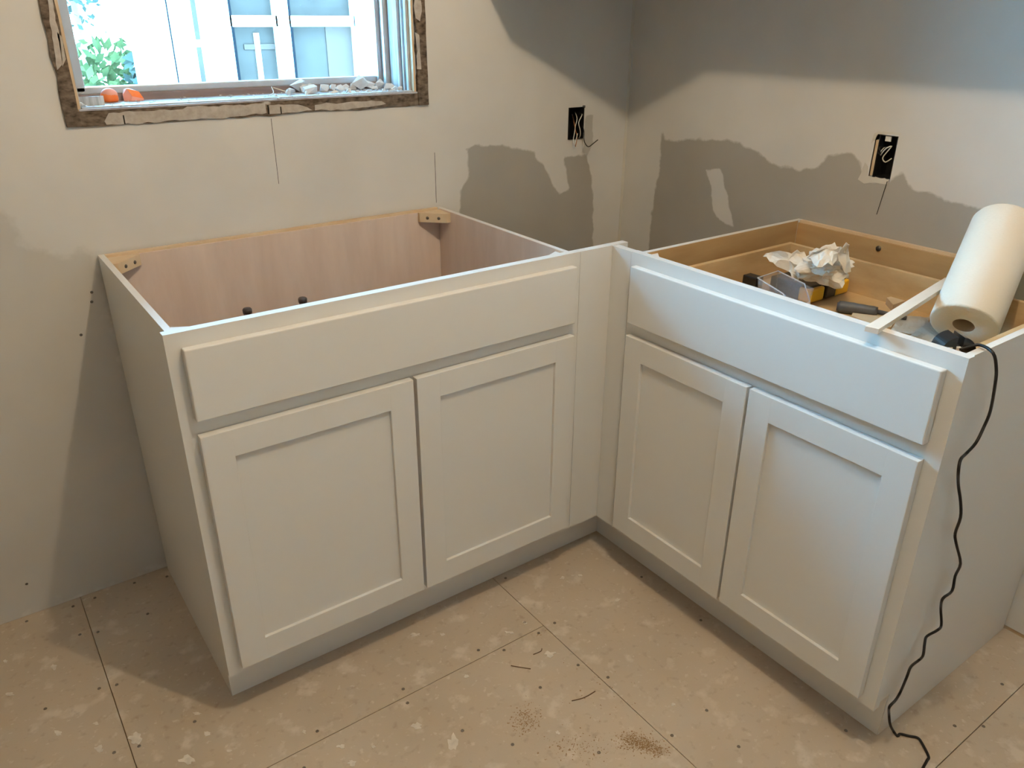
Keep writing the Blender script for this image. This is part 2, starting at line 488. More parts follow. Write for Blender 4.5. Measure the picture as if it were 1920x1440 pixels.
spx = [(50, 1165), (137, 1137), (178, 1121), (252, 1093), (150, 1190), (184, 1185), (277, 1151), (186, 1291), (219, 1284), (85, 1329), (365, 1353),
       (261, 1399), (214, 1411), (595, 1371), (756, 1292), (764, 1318), (897, 1219), (945, 1219), (984, 1167), (1040, 1168), (948, 1084),
       (1084, 1247), (1140, 1270), (1260, 1379), (961, 1396), (1203, 1082), (1314, 1163), (1586, 1370), (1844, 1362), (1879, 1283), (1790, 1361),
       (1010, 1187), (1013, 1289), (1325, 1332), (570, 1440), (867, 1370), (313, 1081), (1385, 1400), (1123, 1411)]
for i, (u, v) in enumerate(spx):
    p = hz(u, v, 0)
    o = scr0 if i == 0 else scr0.copy()
    if i: col.objects.link(o)
    o.parent = floor; o.location = (p.x, p.y, 0); o.rotation_euler = (0, 0, random.random() * 6)
splats = [(102, 1251, 20, 14), (782, 1362, 30, 20), (850, 1392, 34, 44), (352, 1425, 44, 22), (255, 1385, 36, 34), (388, 1376, 18, 14), (186, 1405, 24, 18),
          (18, 1302, 24, 10), (108, 1374, 22, 14), (370, 1338, 22, 10), (830, 1190, 16, 9), (955, 1186, 26, 9), (1032, 1227, 34, 18), (1088, 1079, 16, 6),
          (1157, 1125, 14, 9), (1045, 1374, 14, 12), (660, 1430, 26, 18), (985, 1168, 14, 8), (1262, 1321, 12, 8), (180, 1357, 18, 10), (700, 1400, 14, 8),
          (640, 1400, 20, 12), (875, 1268, 16, 10), (570, 1372, 12, 12), (430, 1408, 18, 8), (780, 1190, 28, 14), (10, 1240, 12, 8), (1055, 1084, 14, 8)]
for k, (u, v, wd, hg) in enumerate(splats):
    c = hz(u, v, 0); a = hz(u + wd / 2, v, 0) - c; b = hz(u, v + hg / 2, 0) - c
    pts = []
    for j in range(16):
        t = 2 * math.pi * j / 16
        rr = .62 + .55 * noise.noise(Vector((math.cos(t) * 1.7 + k * 5.1, math.sin(t) * 1.7, k * 2.3)))
        pts.append(((c + a * math.cos(t) * rr + b * math.sin(t) * rr).x, (c + a * math.cos(t) * rr + b * math.sin(t) * rr).y))
    MB().prism(pts, 2, .0, .0007).build('dried_splat', splat_m, floor)

# ---------------------------------------------------------------- window_1
win = bpy.data.objects.new('window_1', None); col.objects.link(win); win.location = (0, 0, 0); struct(win)
def rag(name, x0, x1, z0, z1, y0, y1, axis, amp, material=rough_m):
    """board with ragged plaster-torn outer edges"""
    pts = []
    N = 26
    if axis == 'x':
        for i in range(N + 1):
            x = x0 + (x1 - x0) * i / N; pts.append((x, z0 + amp * noise.noise(Vector((x * 30, 1.7, 0)))))
        for i in range(N, -1, -1):
            x = x0 + (x1 - x0) * i / N; pts.append((x, z1 + .15 * amp * noise.noise(Vector((x * 40, 7.7, 0)))))
    else:
        for i in range(N + 1):
            z = z0 + (z1 - z0) * i / N; pts.append((x0 + amp * noise.noise(Vector((z * 30, 3.1, 0))), z))
        for i in range(N, -1, -1):
            z = z0 + (z1 - z0) * i / N; pts.append((x1 + amp * .6 * noise.noise(Vector((z * 26, 9.1, 0))), z))
    return MB().prism(pts, 1, y0, y1).build(name, material, win)
rag('rough_sill', WX0 - .004, WX1 + .002, WZ0 - .001, SILL - .0045, .002, .075, 'x', .004)
rag('rough_jamb', WX0 - .003, JX0 - .006, WZ0, WZ1, -.001, .075, 'z', .004)
rag('rough_jamb', JX1 + .007, WX1 + .001, WZ0, WZ1, -.001, .075, 'z', .005)
def smear(pts, y0, y1, seed, amp=4):
    P = []
    n = len(pts)
    for i in range(n):
        (u0, v0), (u1, v1) = pts[i], pts[(i + 1) % n]
        k = max(1, int(math.hypot(u1 - u0, v1 - v0) / 9))
        for j in range(k):
            t = j / k; u = u0 + (u1 - u0) * t; v = v0 + (v1 - v0) * t
            u += amp * noise.noise(Vector((u * .06, v * .06, seed))); v += amp * noise.noise(Vector((u * .06, v * .06, seed + 9)))
            p = hy(u, v, y0); P.append((p.x, p.z))
    return MB().prism(P, 1, y0, y1).build('plaster_smear', smear_m, win)
smear([(195, 226), (205, 213), (260, 208), (330, 206), (352, 200), (400, 199), (470, 195), (497, 194), (500, 212), (420, 221), (330, 227), (250, 232), (200, 234)], .0012, .004, 3)
smear([(505, 197), (560, 195), (585, 206), (565, 209), (506, 214)], .0012, .004, 5, 2)
smear([(592, 196), (640, 192), (715, 189), (725, 194), (690, 201), (640, 206), (592, 207)], .0012, .004, 8, 3)
smear([(88, 0), (98, 0), (112, 75), (118, 120), (108, 130), (98, 70)], -.002, .0, 11, 3)
smear([(107, 60), (116, 70), (124, 110), (118, 125)], -.002, .0, 13, 2)
smear([(778, 60), (786, 65), (787, 95), (790, 130), (781, 130), (783, 95)], -.002, .0, 15, 3)
smear([(776, 0), (790, 0), (788, 40), (779, 35)], -.002, .0, 17, 3)
sbox('rough_head', rough_m, win, WX0, WX1, .0, .075, 2.0, WZ1)
sbox('jamb_edge', pine, win, JX0 - .008, JX0 + .000, .004, .22, SILL - .02, 2.0)
sbox('jamb_board', jamb_m, win, JX1, JX1 + .007, .010, .232, SILL - .02, 2.0)
sbox('jamb_board', jamb_m, win, JX0 - .012, JX0, .012, .232, SILL - .02, 2.0)
sbox('head_board', jamb_m, win, JX0 - .01, JX1 + .01, .01, .232, 1.985, 2.0)
# right side stops, seen edge on
for (a, b, d, mm) in [(.004, .020, .004, pine), (.022, .034, .010, jamb_m), (.046, .052, .010, jamb_m), (.064, .112, .014, jamb_m),
                      (.122, .134, .024, sash_m), (.140, .150, .020, sash_m), (.154, .170, .030, sash_m)]:
    sbox('jamb_stop', mm, win, JX1 - d, JX1 + .002, a, b, SILL, 1.985, .001)
for (a, b, d, mm) in [(.022, .05, .004, jamb_m), (.14, .170, .012, sash_m)]:
    sbox('jamb_stop', mm, win, JX0 - .002, JX0 + d, a, b, SILL, 1.985, .001)
sbox('stool', sill_m, win, JX0 - .004, JX1 + .004, .001, .232, SILL - .004, SILL)
sbox('sill_back', mauve_m, win, JX0 + .001, JX1 - .001, .160, .175, SILL, SILL + .016)
sbox('sill_track', sash_m, win, JX0 + .004, JX1 - .004, .012, .030, SILL, SILL + .003)
# single sash
SY0, SY1 = .172, .200
sash = MB().box(JX0 + .002, JX1 - .002, SY0, SY1, SILL + .0155, SILL + .031, .002).box(JX0 + .002, JX0 + .043, SY0, SY1, SILL + .02, 1.985, .002) \
    .box(JX1 - .024, JX1 - .002, SY0, SY1, SILL + .02, 1.985, .002).box(JX0 + .002, JX1 - .002, SY0, SY1, 1.955, 1.985, .002).build('sash', sash_m, win)
sbox('pane', glass_m, sash, JX0 + .018, JX1 - .022, .184, .188, SILL + .026, 1.957)
for (u0, v0, u1, v1) in [(231, 216, 233, 233), (502, 197, 504, 214), (526, 200, 528, 213)]:
    p = hy(u0, v0, .001); q = hy(u1, v1, .001)
    sbox('saw_mark', dark_m, win, p.x - .001, p.x + .0012, .0, .004, q.z, p.z)

sbox('corner_tape', tape_m, wall_back, XR - .011, XR, YW - .0006, YW + .001, .001, CEIL)
def spackle(pts, seed):
    P = []
    for i in range(len(pts)):
        (u0, v0), (u1, v1) = pts[i], pts[(i + 1) % len(pts)]
        k = max(1, int(math.hypot(u1 - u0, v1 - v0) / 5))
        for j in range(k):
            t = j / k; u = u0 + (u1 - u0) * t; v = v0 + (v1 - v0) * t
            p = hx(u + 2 * noise.noise(Vector((u * .2, v * .2, seed))), v + 2 * noise.noise(Vector((u * .2, v * .2, seed + 5))), XR); P.append((p.y, p.z))
    MB().prism(P, 0, XR - .0008, XR + .0005).build('torn_paper_edge', tape_m, wall_right)
spackle([(1608, 336), (1616, 322), (1622, 304), (1629, 312), (1627, 330), (1668, 336), (1664, 346), (1640, 342), (1620, 344)], 4)
spackle([(1640, 250), (1648, 246), (1690, 249), (1689, 253), (1648, 251), (1640, 262), (1634, 268)], 7)
# pencil lines on the drywall
for (u0, v0, u1, v1, w_) in [(511, 222, 520, 345, .0005), (815, 286, 818, 380, .0006)]:
    p = hy(u0, v0, YW); q = hy(u1, v1, YW)
    sbox('pencil_line', dark_m, wall_back, (p.x + q.x) / 2 - w_, (p.x + q.x) / 2 + w_, YW - .0004, YW + .001, q.z, p.z)
p = hx(1664, 340, XR); q = hx(1644, 402, XR)
MB().quadslab([(XR - .0004, p.y - .0008, p.z), (XR - .0004, p.y + .0008, p.z), (XR - .0004, q.y + .0005, q.z), (XR - .0004, q.y - .0005, q.z)], .001).build('drywall_crack', dark_m, wall_right)
for u, v in [(152, 628), (172, 548), (172, 566), (50, 1095)]:
    p = hy(u, v, YW)
    MB().lathe([(0, .0008), (.003, .0006), (.0035, 0)], (p.x, YW, p.z), (0, -1, 0), n=8).build('screw_head', screw_m, wall_back)

# ---------------------------------------------------------------- base cabinets
def cabinet(root, wd, depth, aL, aR, c1, c2, zd1, zd2, zt, zb, s, inner, inner_back, toe0, toe1, ins, side_m):
    T = .019
    # face frame
    f = MB()
    f.box(0, .038, 0, T, ZK, H).box(wd - .038, wd, 0, T, ZK, H)
    f.box(.038, wd - .038, 0, T, .838, H).box(.038, wd - .038, 0, T, .670, .720).box(.038, wd - .038, 0, T, ZK, .155)
    f.build('face_frame', paint, root)
    # sides with a toe notch
    out = [(T, ZK), (T, .872), (depth, .872), (depth, 0), (RK, 0), (RK, ZK)]
    for a, b in ((ins, ins + .0125), (wd - ins - .0125, wd - ins)):
        o = MB().prism(out, 0, a, b).build('side_panel', side_m, root)
        inside = (ins + .0125, ins + .0131) if a == ins else (wd - ins - .0131, wd - ins - .0125)
        MB().box(inside[0], inside[1], T, depth - .02, .13, .8715).build('veneer', inner, o)
    sbox('hanging_rail', pine, root, ins + .0131, wd - ins - .0131, depth - .012, depth, .10, .872)
    sbox('back_panel', inner_back, root, ins + .0132, wd - ins - .0132, depth - .019, depth - .0121, .12, .866)
    sbox('bottom_panel', inner, root, ins + .0132, wd - ins - .0132, T, depth - .0192, ZK + .003, ZK + .018)
    sbox('toe_kick', paint, root, toe0, toe1, RK - .0042, RK - .0004, 0.0005, ZK - .0005)
    # drawer front and doors
    sbox('drawer_front', paint, root, aL, aR, -T, -.0005, zd2, zd1, .0022)
    for a, b in ((aL, c1), (c2, aR)):
        d = MB()
        d.box(a, a + s, -T, -.0005, zb, zt, .0012).box(b - s, b, -T, -.0005, zb, zt, .0012)
        d.box(a + s - .001, b - s + .001, -T + .0001, -.0006, zt - s, zt - .0001, .0008).box(a + s - .001, b - s + .001, -T + .0001, -.0006, zb + .0001, zb + s, .0008)
        dr = d.build('door', paint, root)
        sbox('panel', paint, dr, a + s - .003, b - s + .003, -T + .0075, -.003, zb + s - .003, zt - s + .003)
    # rear corner blocks
    yb = depth - .0193
    for sgn, x0 in ((1, ins + .0133), (-1, wd - ins - .0133)) if inner_back is ply_pink else ():
        z0 = .843
        tri = [(x0, yb), (x0 + sgn * .068, yb), (x0 + sgn * .068, yb - .010), (x0 + sgn * .012, yb - .062), (x0, yb - .062)]
        cb = MB().prism(tri, 2, z0, .868).build('corner_block', pine, root)
        n = Vector((sgn * .66, -.75, 0)).normalized()
        for t in (.3, .72):
            px = x0 + sgn * (.012 + .056 * t); py = yb - .062 + .052 * t
            MB().lathe([(0, .0016), (.0042, .0012), (.0046, -.001)], (px, py, z0 + .012), n, n=10).build('screw', screw_m, cb)

A = thing('sink_base_cabinet', 'white open-top sink base cabinet with two shaker doors standing below the window', 'cabinet', (0, -DA, 0))
cabinet(A, WA, DA - .002, .025, .889, .4561, .4640, .8486, .7116, .681, .1372, .0554, ply_pink, ply_pink, .010, XI + RK, .010, paint)
for sgn, x0 in ((1, .0232), (-1, WA - .0232)):
    MB().prism([(x0, .0195), (x0 + sgn * .085, .0195), (x0 + sgn * .002, .062), (x0, .062)], 2, .853, .866).build('front_gusset', paint, A)
B = thing('base_cabinet', 'white base cabinet holding a wide drawer full of tools, beside the corner filler', 'cabinet', (XI, -YJ, 0), -math.pi / 2)
cabinet(B, WB, XR - XI - .002, .0186, .738, .376, .3825, .8486, .7116, .681, .1372, .0554, maple, maple, -(YJ - DA) - RK + .0042, WB - .007, .006, paint)
MB().prism([(.0192, .0195), (.075, .0195), (.0192, .066)], 2, .853, .866).build('front_gusset', paint, B)
MB().prism([(WB - .0192, .0195), (WB - .125, .0195), (WB - .0192, .10)], 2, .850, .862).build('front_gusset', pine, B)
# drawer box (local: x along the face, y into the cabinet)
DF = .755
lx0, lx1 = .737 - YJ, 1.385 - YJ
ly0, ly1 = .0255, 1.520 - XI
d = MB().box(lx0, lx0 + .013, ly0, ly1, .725, .835, .001).box(lx1 - .013, lx1, ly0, ly1, .725, .835, .001)
d.box(lx0 + .0125, lx1 - .0125, ly1 - .013, ly1, .725, .835, .001).box(lx0 + .0125, lx1 - .0125, ly0, ly0 + .013, .725, .835, .001)
db = d.build('drawer_box', maple_dr, B)
sbox('drawer_bottom', maple_dr, db, lx0 + .012, lx1 - .012, ly0 + .012, ly1 - .012, DF - .006, DF)
# screw head in the rear rail
p = hx(1647, 466, XR - .0215)
MB().lathe([(0, .003), (.0066, .0025), (.0072, -.001)], (-(p.y) - YJ, XR - .0205 - XI, p.z), (0, -1, 0), n=12).build('screw', screw_m, B)

# corner fillers
fl = thing('corner_filler', 'narrow white L-shaped corner filler joining the two base cabinets', 'filler', (XI, -DA, 0))
sbox('filler_board', paint, fl, WA + .0008 - XI, 1.060 - XI, 0, .019, ZK, H)
sbox('filler_board', paint, fl, 0, .019, -(YJ - DA) + .0008, -.0004, ZK, H - .001)

# upper wall cabinets, hung above the frame in the corner
CU0, CU1 = 1.524, 2.436
cu = thing('corner_wall_cabinet', 'white diagonal corner wall cabinet hung high in the room corner', 'cabinet', (1.2, -.3, CU0))
def L(x, y): return (x - 1.2, y + .3)
X0, Y0 = 1.014, -.61
MB().prism([L(XR - .002, YW - .002), L(X0, YW - .002), L(X0, -.305), L(1.319, Y0), L(XR - .002, Y0)], 2, 0, CU1 - CU0).build('body', paint, cu)
nx = Vector((-1, -1, 0)).normalized(); tx = Vector((1, -1, 0)).normalized()
c0 = Vector((X0 - 1.2, -.305 + .3, 0)) + tx * .03
c1 = Vector((1.319 - 1.2, Y0 + .3, 0)) - tx * .03
q = [c0 + Vector((0, 0, .03)), c1 + Vector((0, 0, .03)), c1 + Vector((0, 0, .88)), c0 + Vector((0, 0, .88))]
MB().quadslab(q, .012).build('door', paint, cu)
wc = thing('wall_cabinet', 'white two-door wall cabinet hung on the right wall beside the corner unit', 'cabinet', (1.319, -.612, CU0), -math.pi / 2)
sbox('body', paint, wc, 0, .762, .0, XR - 1.319 - .003, 0, CU1 - CU0)
for a, b in ((.025, .378), (.384, .737)):
    m = MB().box(a, a + .055, -.018, -.0005, .03, .88).box(b - .055, b, -.018, -.0005, .03, .88).box(a + .055, b - .055, -.018, -.0005, .03, .085).box(a + .055, b - .055, -.018, -.0005, .825, .88)
    dd = m.build('door', paint, wc)
    sbox('panel', paint, dd, a + .052, b - .052, -.011, -.003, .082, .828)

# ---------------------------------------------------------------- ceiling lamp
lamp = thing('ceiling_lamp_offscreen', 'bare bulb in a white porcelain holder on the ceiling', 'lamp', (LAMP.x, LAMP.y, CEIL))
MB().lathe([(0, 0), (.055, 0), (.055, -.012), (.03, -.022), (.022, -.05), (0, -.05)], (0, 0, -.0005), (0, 0, 1), n=24).build('lamp_holder', porc_m, lamp)
zb_ = LAMP.z - CEIL
MB().lathe([(0, -.021), (.011, -.018), (.018, -.011), (.021, 0), (.018, .012), (.013, .024), (.011, .05), (.011, .062), (0, .062)], (0, 0, zb_), (0, 0, 1), n=24).build('bulb_offscreen', bulb_m, lamp)

# ---------------------------------------------------------------- pipes in the sink cabinet
for i, (u, v, lab) in enumerate([(463, 578, 'capped copper supply pipe nearer the cabinet side, standing inside the sink base'), (567, 558, 'capped copper supply pipe nearer the cabinet middle, standing inside the sink base')]):
    p = hy(u, v, -.13)
    t = thing('supply_pipe', lab, 'pipe', (p.x, p.y, .1328), 0, 'capped supply pipes')
    zt_ = p.z - .1328
    MB().lathe([(0, 0), (.0095, 0), (.0095, zt_ - .012), (0, zt_ - .012)], (0, 0, 0), (0, 0, 1), n=14).build('pipe', pipe_m, t)
    MB().lathe([(0, zt_ - .012), (.0108, zt_ - .012), (.0112, zt_ - .003), (.009, zt_), (0, zt_)], (0, 0, 0), (0, 0, 1), n=14).build('cap', cap_m, t)

# ---------------------------------------------------------------- outlet boxes with wires
ob = thing('outlet_box', 'black outlet box with loose wires hanging out, set in the window wall', 'outlet box', ((OBX[0] + OBX[1]) / 2, YW, OBX[2]))
w2 = (OBX[1] - OBX[0]) / 2; hh = OBX[3] - OBX[2]
m = MB().box(-w2, -w2 + .002, -.001, .055, 0, hh).box(w2 - .002, w2, -.008, .055, 0, hh).box(-w2 + .002, w2 - .002, -.004, .055, 0, .002).box(-w2 + .002, w2 - .002, -.001, .055, hh - .002, hh)
m.box(-w2 + .002, w2 - .002, .053, .055, .002, hh - .002).build('box', black_m, ob)
sbox('ear', screw_m, ob, w2 - .002, w2 + .005, -.006, -.001, hh - .003, hh + .004)
cx, cz0 = (OBX[0] + OBX[1]) / 2, OBX[2]
def wl(pts): return [Vector(hy(u, v, YW + dy)) - Vector((cx, YW, cz0)) for u, v, dy in pts]
MB().tube(wl([(1092, 205, .03), (1091, 216, -.004), (1085, 230, -.012), (1088, 245, -.014), (1087, 257, -.006), (1080, 262, .02)]), .0013).build('wire', white_pl, ob)
MB().tube(wl([(1078, 210, .03), (1082, 222, .0), (1079, 236, -.008), (1077, 250, -.012), (1075, 262, -.014), (1077, 272, -.016), (1080, 262, -.018), (1083, 250, -.014)]), .0012).build('wire', white_pl, ob)
MB().tube(wl([(1073, 214, .03), (1076, 228, -.002), (1079, 244, -.01), (1082, 258, -.014), (1079, 275, -.016)]), .0012).build('wire', copper, ob)
MB().tube(wl([(1090, 226, .02), (1092, 236, -.008), (1095, 246, -.02), (1095, 262, -.03), (1099, 272, -.034), (1104, 275, -.036), (1110, 271, -.038), (1121, 262, -.04)]), .0014).build('wire', black_m, ob)

o2 = thing('outlet_box', 'black outlet box with a coiled pale wire, set in the right wall', 'outlet box', (XR, (OBR[0] + OBR[1]) / 2, OBR[2]))
yc = (OBR[0] + OBR[1]) / 2; w2 = (OBR[1] - OBR[0]) / 2; hh = OBR[3] - OBR[2]
m = MB().box(.0, .055, -w2, -w2 + .002, 0.006, hh).box(.0, .055, w2 - .012, w2 - .010, 0.006, hh).box(.0, .055, -w2, w2 - .012, .006, .008).box(.0, .055, -w2, w2 - .012, hh - .002, hh)
m.box(.053, .055, -w2, w2 - .01, .006, hh).build('box', black_m, o2)
sbox('stud_edge', pine, o2, .004, .055, w2 - .009, w2 - .0005, .008, hh - .014)
sbox('mounting_ear', white_pl, o2, .001, .004, -.010, .004, hh - .014, hh - .002)
def wr(pts): return [Vector(hx(u, v, XR + dx)) - Vector((XR, yc, OBR[2])) for u, v, dx in pts]
MB().tube(wr([(1648, 297, .03), (1653, 288, .012), (1662, 278, .008), (1672, 274, .012), (1664, 284, .01), (1655, 296, .01), (1660, 304, .012), (1672, 297, .02)]), .0014).build('wire', white_pl, o2)
MB().tube(wr([(1651, 296, .03), (1651, 286, .016), (1657, 278, .014), (1662, 276, .03)]), .0014).build('wire', white_pl, o2)

# ---------------------------------------------------------------- things on the window sill
def lump(name, material, c, r, seed, label=None, cat=None, group=None, squash=(1, 1, 1), n=14):
    rnd = random.Random(seed); pts = []
    for _ in range(n):
        v = Vector((rnd.gauss(0, 1), rnd.gauss(0, 1), rnd.gauss(0, 1))).normalized() * r * rnd.uniform(.75, 1.1)
        pts.append(Vector((v.x * squash[0], v.y * squash[1], v.z * squash[2])))
    zmin = min(p.z for p in pts)
    o = MB().hull([Vector((p.x, p.y, p.z - zmin)) for p in pts]).build(name, material)
    o.location = c
    if label: o['label'] = label; o['category'] = cat
    if group: o['group'] = group
    return o
def chunk(label, u, v, sx, sz, rz, cut):
    p = hz(u, v, SILL + .0005)
    t = thing('orange_chunk', label, 'chunk', (p.x, p.y, SILL + .0005), rz)
    bm = MB()
    r = bmesh.ops.create_icosphere(bm.bm, subdivisions=3, radius=1)
    for vv in bm.bm.verts:
        c = vv.co; k = 1 + .10 * noise.noise(c * 1.6 + Vector((u, 0, 0)))
        c.x *= sx * k; c.y *= .016 * k; c.z *= sz * k
        if cut and c.y * -1 * .6 + c.z * .5 + c.x * .25 > sz * .42:
            e = (c.y * -.6 + c.z * .5 + c.x * .25 - sz * .42); c += Vector((-.25, .6, -.5)) * e * 1.3
        c.z = max(c.z, -sz * .55)
    for f in bm.bm.faces: f.smooth = not cut
    zmin = min(vv.co.z for vv in bm.bm.verts)
    for vv in bm.bm.verts: vv.co.z -= zmin
    if cut:
        bm.bm.free(); bm = MB(); k = sx / .0175
        bm.hull([Vector(q) * k for q in ((-.0185, -.008, 0), (-.006, -.015, 0), (.016, -.012, 0), (.019, 0, 0), (.010, .013, 0), (-.012, .013, 0), (-.019, -.006, .012), (-.010, -.0085, .0225), (-.015, 0, .021), (-.006, .006, .023),
                 (.011, -.006, .0165), (.012, .006, .015), (.0175, -.0105, .0035), (-.003, -.0145, .0085))])
    bm.build('flesh', terra_m if not cut else terra_p, t)
    if cut:
        k = sx / .0175
        cut_q = [Vector(q) * k for q in ((-.010, -.0085, .0225), (-.003, -.0145, .0085), (.0175, -.0105, .0035), (.011, -.006, .0165))]
        MB().quadslab(cut_q, .0006).build('cut_face', terra_m, t)
    else:
        bm2 = MB(); bmesh.ops.create_icosphere(bm2.bm, subdivisions=3, radius=1)
        for vv in bm2.bm.verts:
            c = vv.co; vv.co = Vector((c.x * sx * .93 + .0005, c.y * .0155, max(c.z, -.1) * sz * .86 + sz * .80))
        for f in bm2.bm.faces: f.smooth = True
        bm2.build('rind', terra_p, t)
chunk('orange chunk with a rounded pale pink top on the window sill', 207, 191, .0195, .0180, .1, False)
chunk('orange chunk with a flat red cut face on the window sill', 251, 188, .0205, .0170, -.1, True)

CH = 'plaster chip lying in the heap on the window sill'
CH2 = 'small plaster chip beside the wood shim on the window sill'
chips = [(560, 171, 22), (572, 171, 18), (583, 173, 20), (545, 174, 14), (606, 170, 17), (584, 167, 16), (541, 176, 10), (626, 169, 13), (640, 167, 13), (638, 172, 12), (652, 170, 10),
         (648, 165, 11), (663, 166, 13), (676, 166, 24), (692, 164, 18), (700, 168, 12), (712, 165, 19), (729, 166, 16), (741, 168, 10), (628, 175, 10), (655, 176, 9), (672, 174, 9),
         (690, 172, 9), (718, 172, 8), (753, 170, 9), (760, 171, 8), (734, 172, 8), (574, 177, 8), (518, 180, 7), (148, 193, 9), (160, 196, 10), (170, 194, 8), (152, 199, 8)]
for i, (u, v, s) in enumerate(chips):
    p = hz(u, v, SILL + .003)
    y = min(max(p.y, .036 if i < 30 else .03), .158)
    q = hy(u, v, y)
    lump('plaster_chip', chip_m, (min(q.x, JX1 - .03), y, SILL + .0004), s / 720.0 * .74, 100 + i, CH if i < 29 else CH2, 'chip', 'plaster chips on the window sill' if i < 29 else 'plaster chips by the wood shim', (1.1, .8, .75), 11)
m = MB()
rnd = random.Random(3)
for i in range(240):
    x = JX0 + .01 + (JX1 - JX0 - .04) * (rnd.random() ** (.5 if i % 3 else 1.4)); y = rnd.uniform(.004, .05) if i % 2 else rnd.uniform(.05, .16)
    r = rnd.uniform(.0012, .0036)
    zb0 = SILL + (.003 if .011 < y < .031 else 0)
    m.hull([Vector((x + rnd.uniform(-r, r) * 1.5, y + rnd.uniform(-r, r), zb0 + rnd.uniform(0, r))) for _ in range(7)])
o = m.build('plaster_crumbs', chip_m); o['label'] = 'fine white plaster crumbs scattered along the window sill'; o['category'] = 'crumbs'; o['kind'] = 'stuff'
pp = [hy(509, 163, .10), hy(513, 172, .09), hy(510, 177, .08), hy(503, 180, .07)]
for q in pp: q.z = max(q.z, SILL + .0015)
o = MB().tube(pp, .0012).build('plastic_curl', white_pl); o['label'] = 'curled white plastic shaving on the window sill'; o['category'] = 'shaving'
pp = [hy(512, 164, .13), hy(524, 168, .12), hy(545, 175, .10)]
for q in pp: q.z = max(q.z, SILL + .0015)
o = MB().tube(pp, .0013).build('twine_end', pine); o['label'] = 'short frayed twine end lying against the plaster chips'; o['category'] = 'twine'
p = hy(165, 190, .06)
o = MB().box(JX0 + .006, JX0 + .058, .06, .064, SILL, SILL + .020).build('wood_shim', jamb_m); o['label'] = 'small grey wood shim standing at the sash corner on the window sill'; o['category'] = 'shim'

# ---------------------------------------------------------------- drawer contents
# paper towel roll
AX = Vector((.783, .22, .585)).normalized()
RB = Vector((1.3497, -1.2776, .8072)); RR, RL = .0635, .280
roll = thing('paper_towel_roll', 'white paper towel roll leaning in the drawer against the wall', 'paper roll', (RB.x, RB.y, DF))
o0 = (0, 0, RB.z - DF)
MB().lathe([(.0205, 0), (RR - .004, 0), (RR - .001, .0015), (RR, .004), (RR, RL - .01), (RR - .003, RL - .003), (RR - .01, RL), (.0205, RL)], o0, AX, n=64, closed=True).build('towel_paper', roll_m, roll)
MB().lathe([(.0190, .001), (.0204, .001), (.0204, RL - .001), (0, RL - .001), (0, RL - .002), (.0190, RL - .002)], o0, AX, n=32, closed=True).build('cardboard_core', card_m, roll)

# wood strip laid across the drawer
a = Vector((.984, -1.2885, .8772)); b = Vector((1.512, -1.158, .8360))
dv = (b - a).normalized(); sv = dv.cross(Vector((0, 0, 1))).normalized(); uv = sv.cross(dv)
bm = MB()
q = [a - sv * .011 + uv * 0, a + sv * .011, b + sv * .011, b - sv * .011]
vs = [bm.bm.verts.new(p + uv * k) for k in (0, .009) for p in q]
for f in [(3, 2, 1, 0), (4, 5, 6, 7), (0, 1, 5, 4), (1, 2, 6, 5), (2, 3, 7, 6), (3, 0, 4, 7)]: bm.bm.faces.new([vs[i] for i in f])
o = bm.build('wood_strip', strip_m); o['label'] = 'thin pale wood strip laid from the cabinet front across the drawer'; o['category'] = 'wood strip'

# crumpled paper
def crumple(name, parent, c, r, seed, sq, subdiv=4, rot=0):
    rnd = random.Random(seed)
    dirs = [(Vector((rnd.gauss(0, 1), rnd.gauss(0, 1), rnd.gauss(0, 1))).normalized(), rnd.uniform(.72, 1.05)) for _ in range(34)]
    bm = MB(); bmesh.ops.create_icosphere(bm.bm, subdivisions=subdiv, radius=1)
    R3 = Matrix.Rotation(rot, 3, 'Z')
    for v in bm.bm.verts:
        d = v.co.normalized()
        rr = min(h / max(d.dot(n), .05) for n, h in dirs)
        rr = min(rr, 1.35)
        rr *= 1 + .22 * (abs(noise.noise(d * 2.6 + Vector((seed, 0, 0)))) * 2 - .6) + .08 * noise.noise(d * 7 + Vector((0, seed, 0)))
        p = d * rr * r
        v.co = Vector(c) + R3 @ Vector((p.x * sq[0], p.y * sq[1], p.z * sq[2]))
    return bm.build(name, paper_m, parent)
pc = hz(1550, 494, .852)
cp = thing('crumpled_paper', 'crumpled sheet of white tissue paper lying on the yellow case', 'paper', (pc.x, pc.y, pc.z))
crumple('wad', cp, (0, 0, -.004), .066, 11, (1.0, .9, .56), rot=-.6)
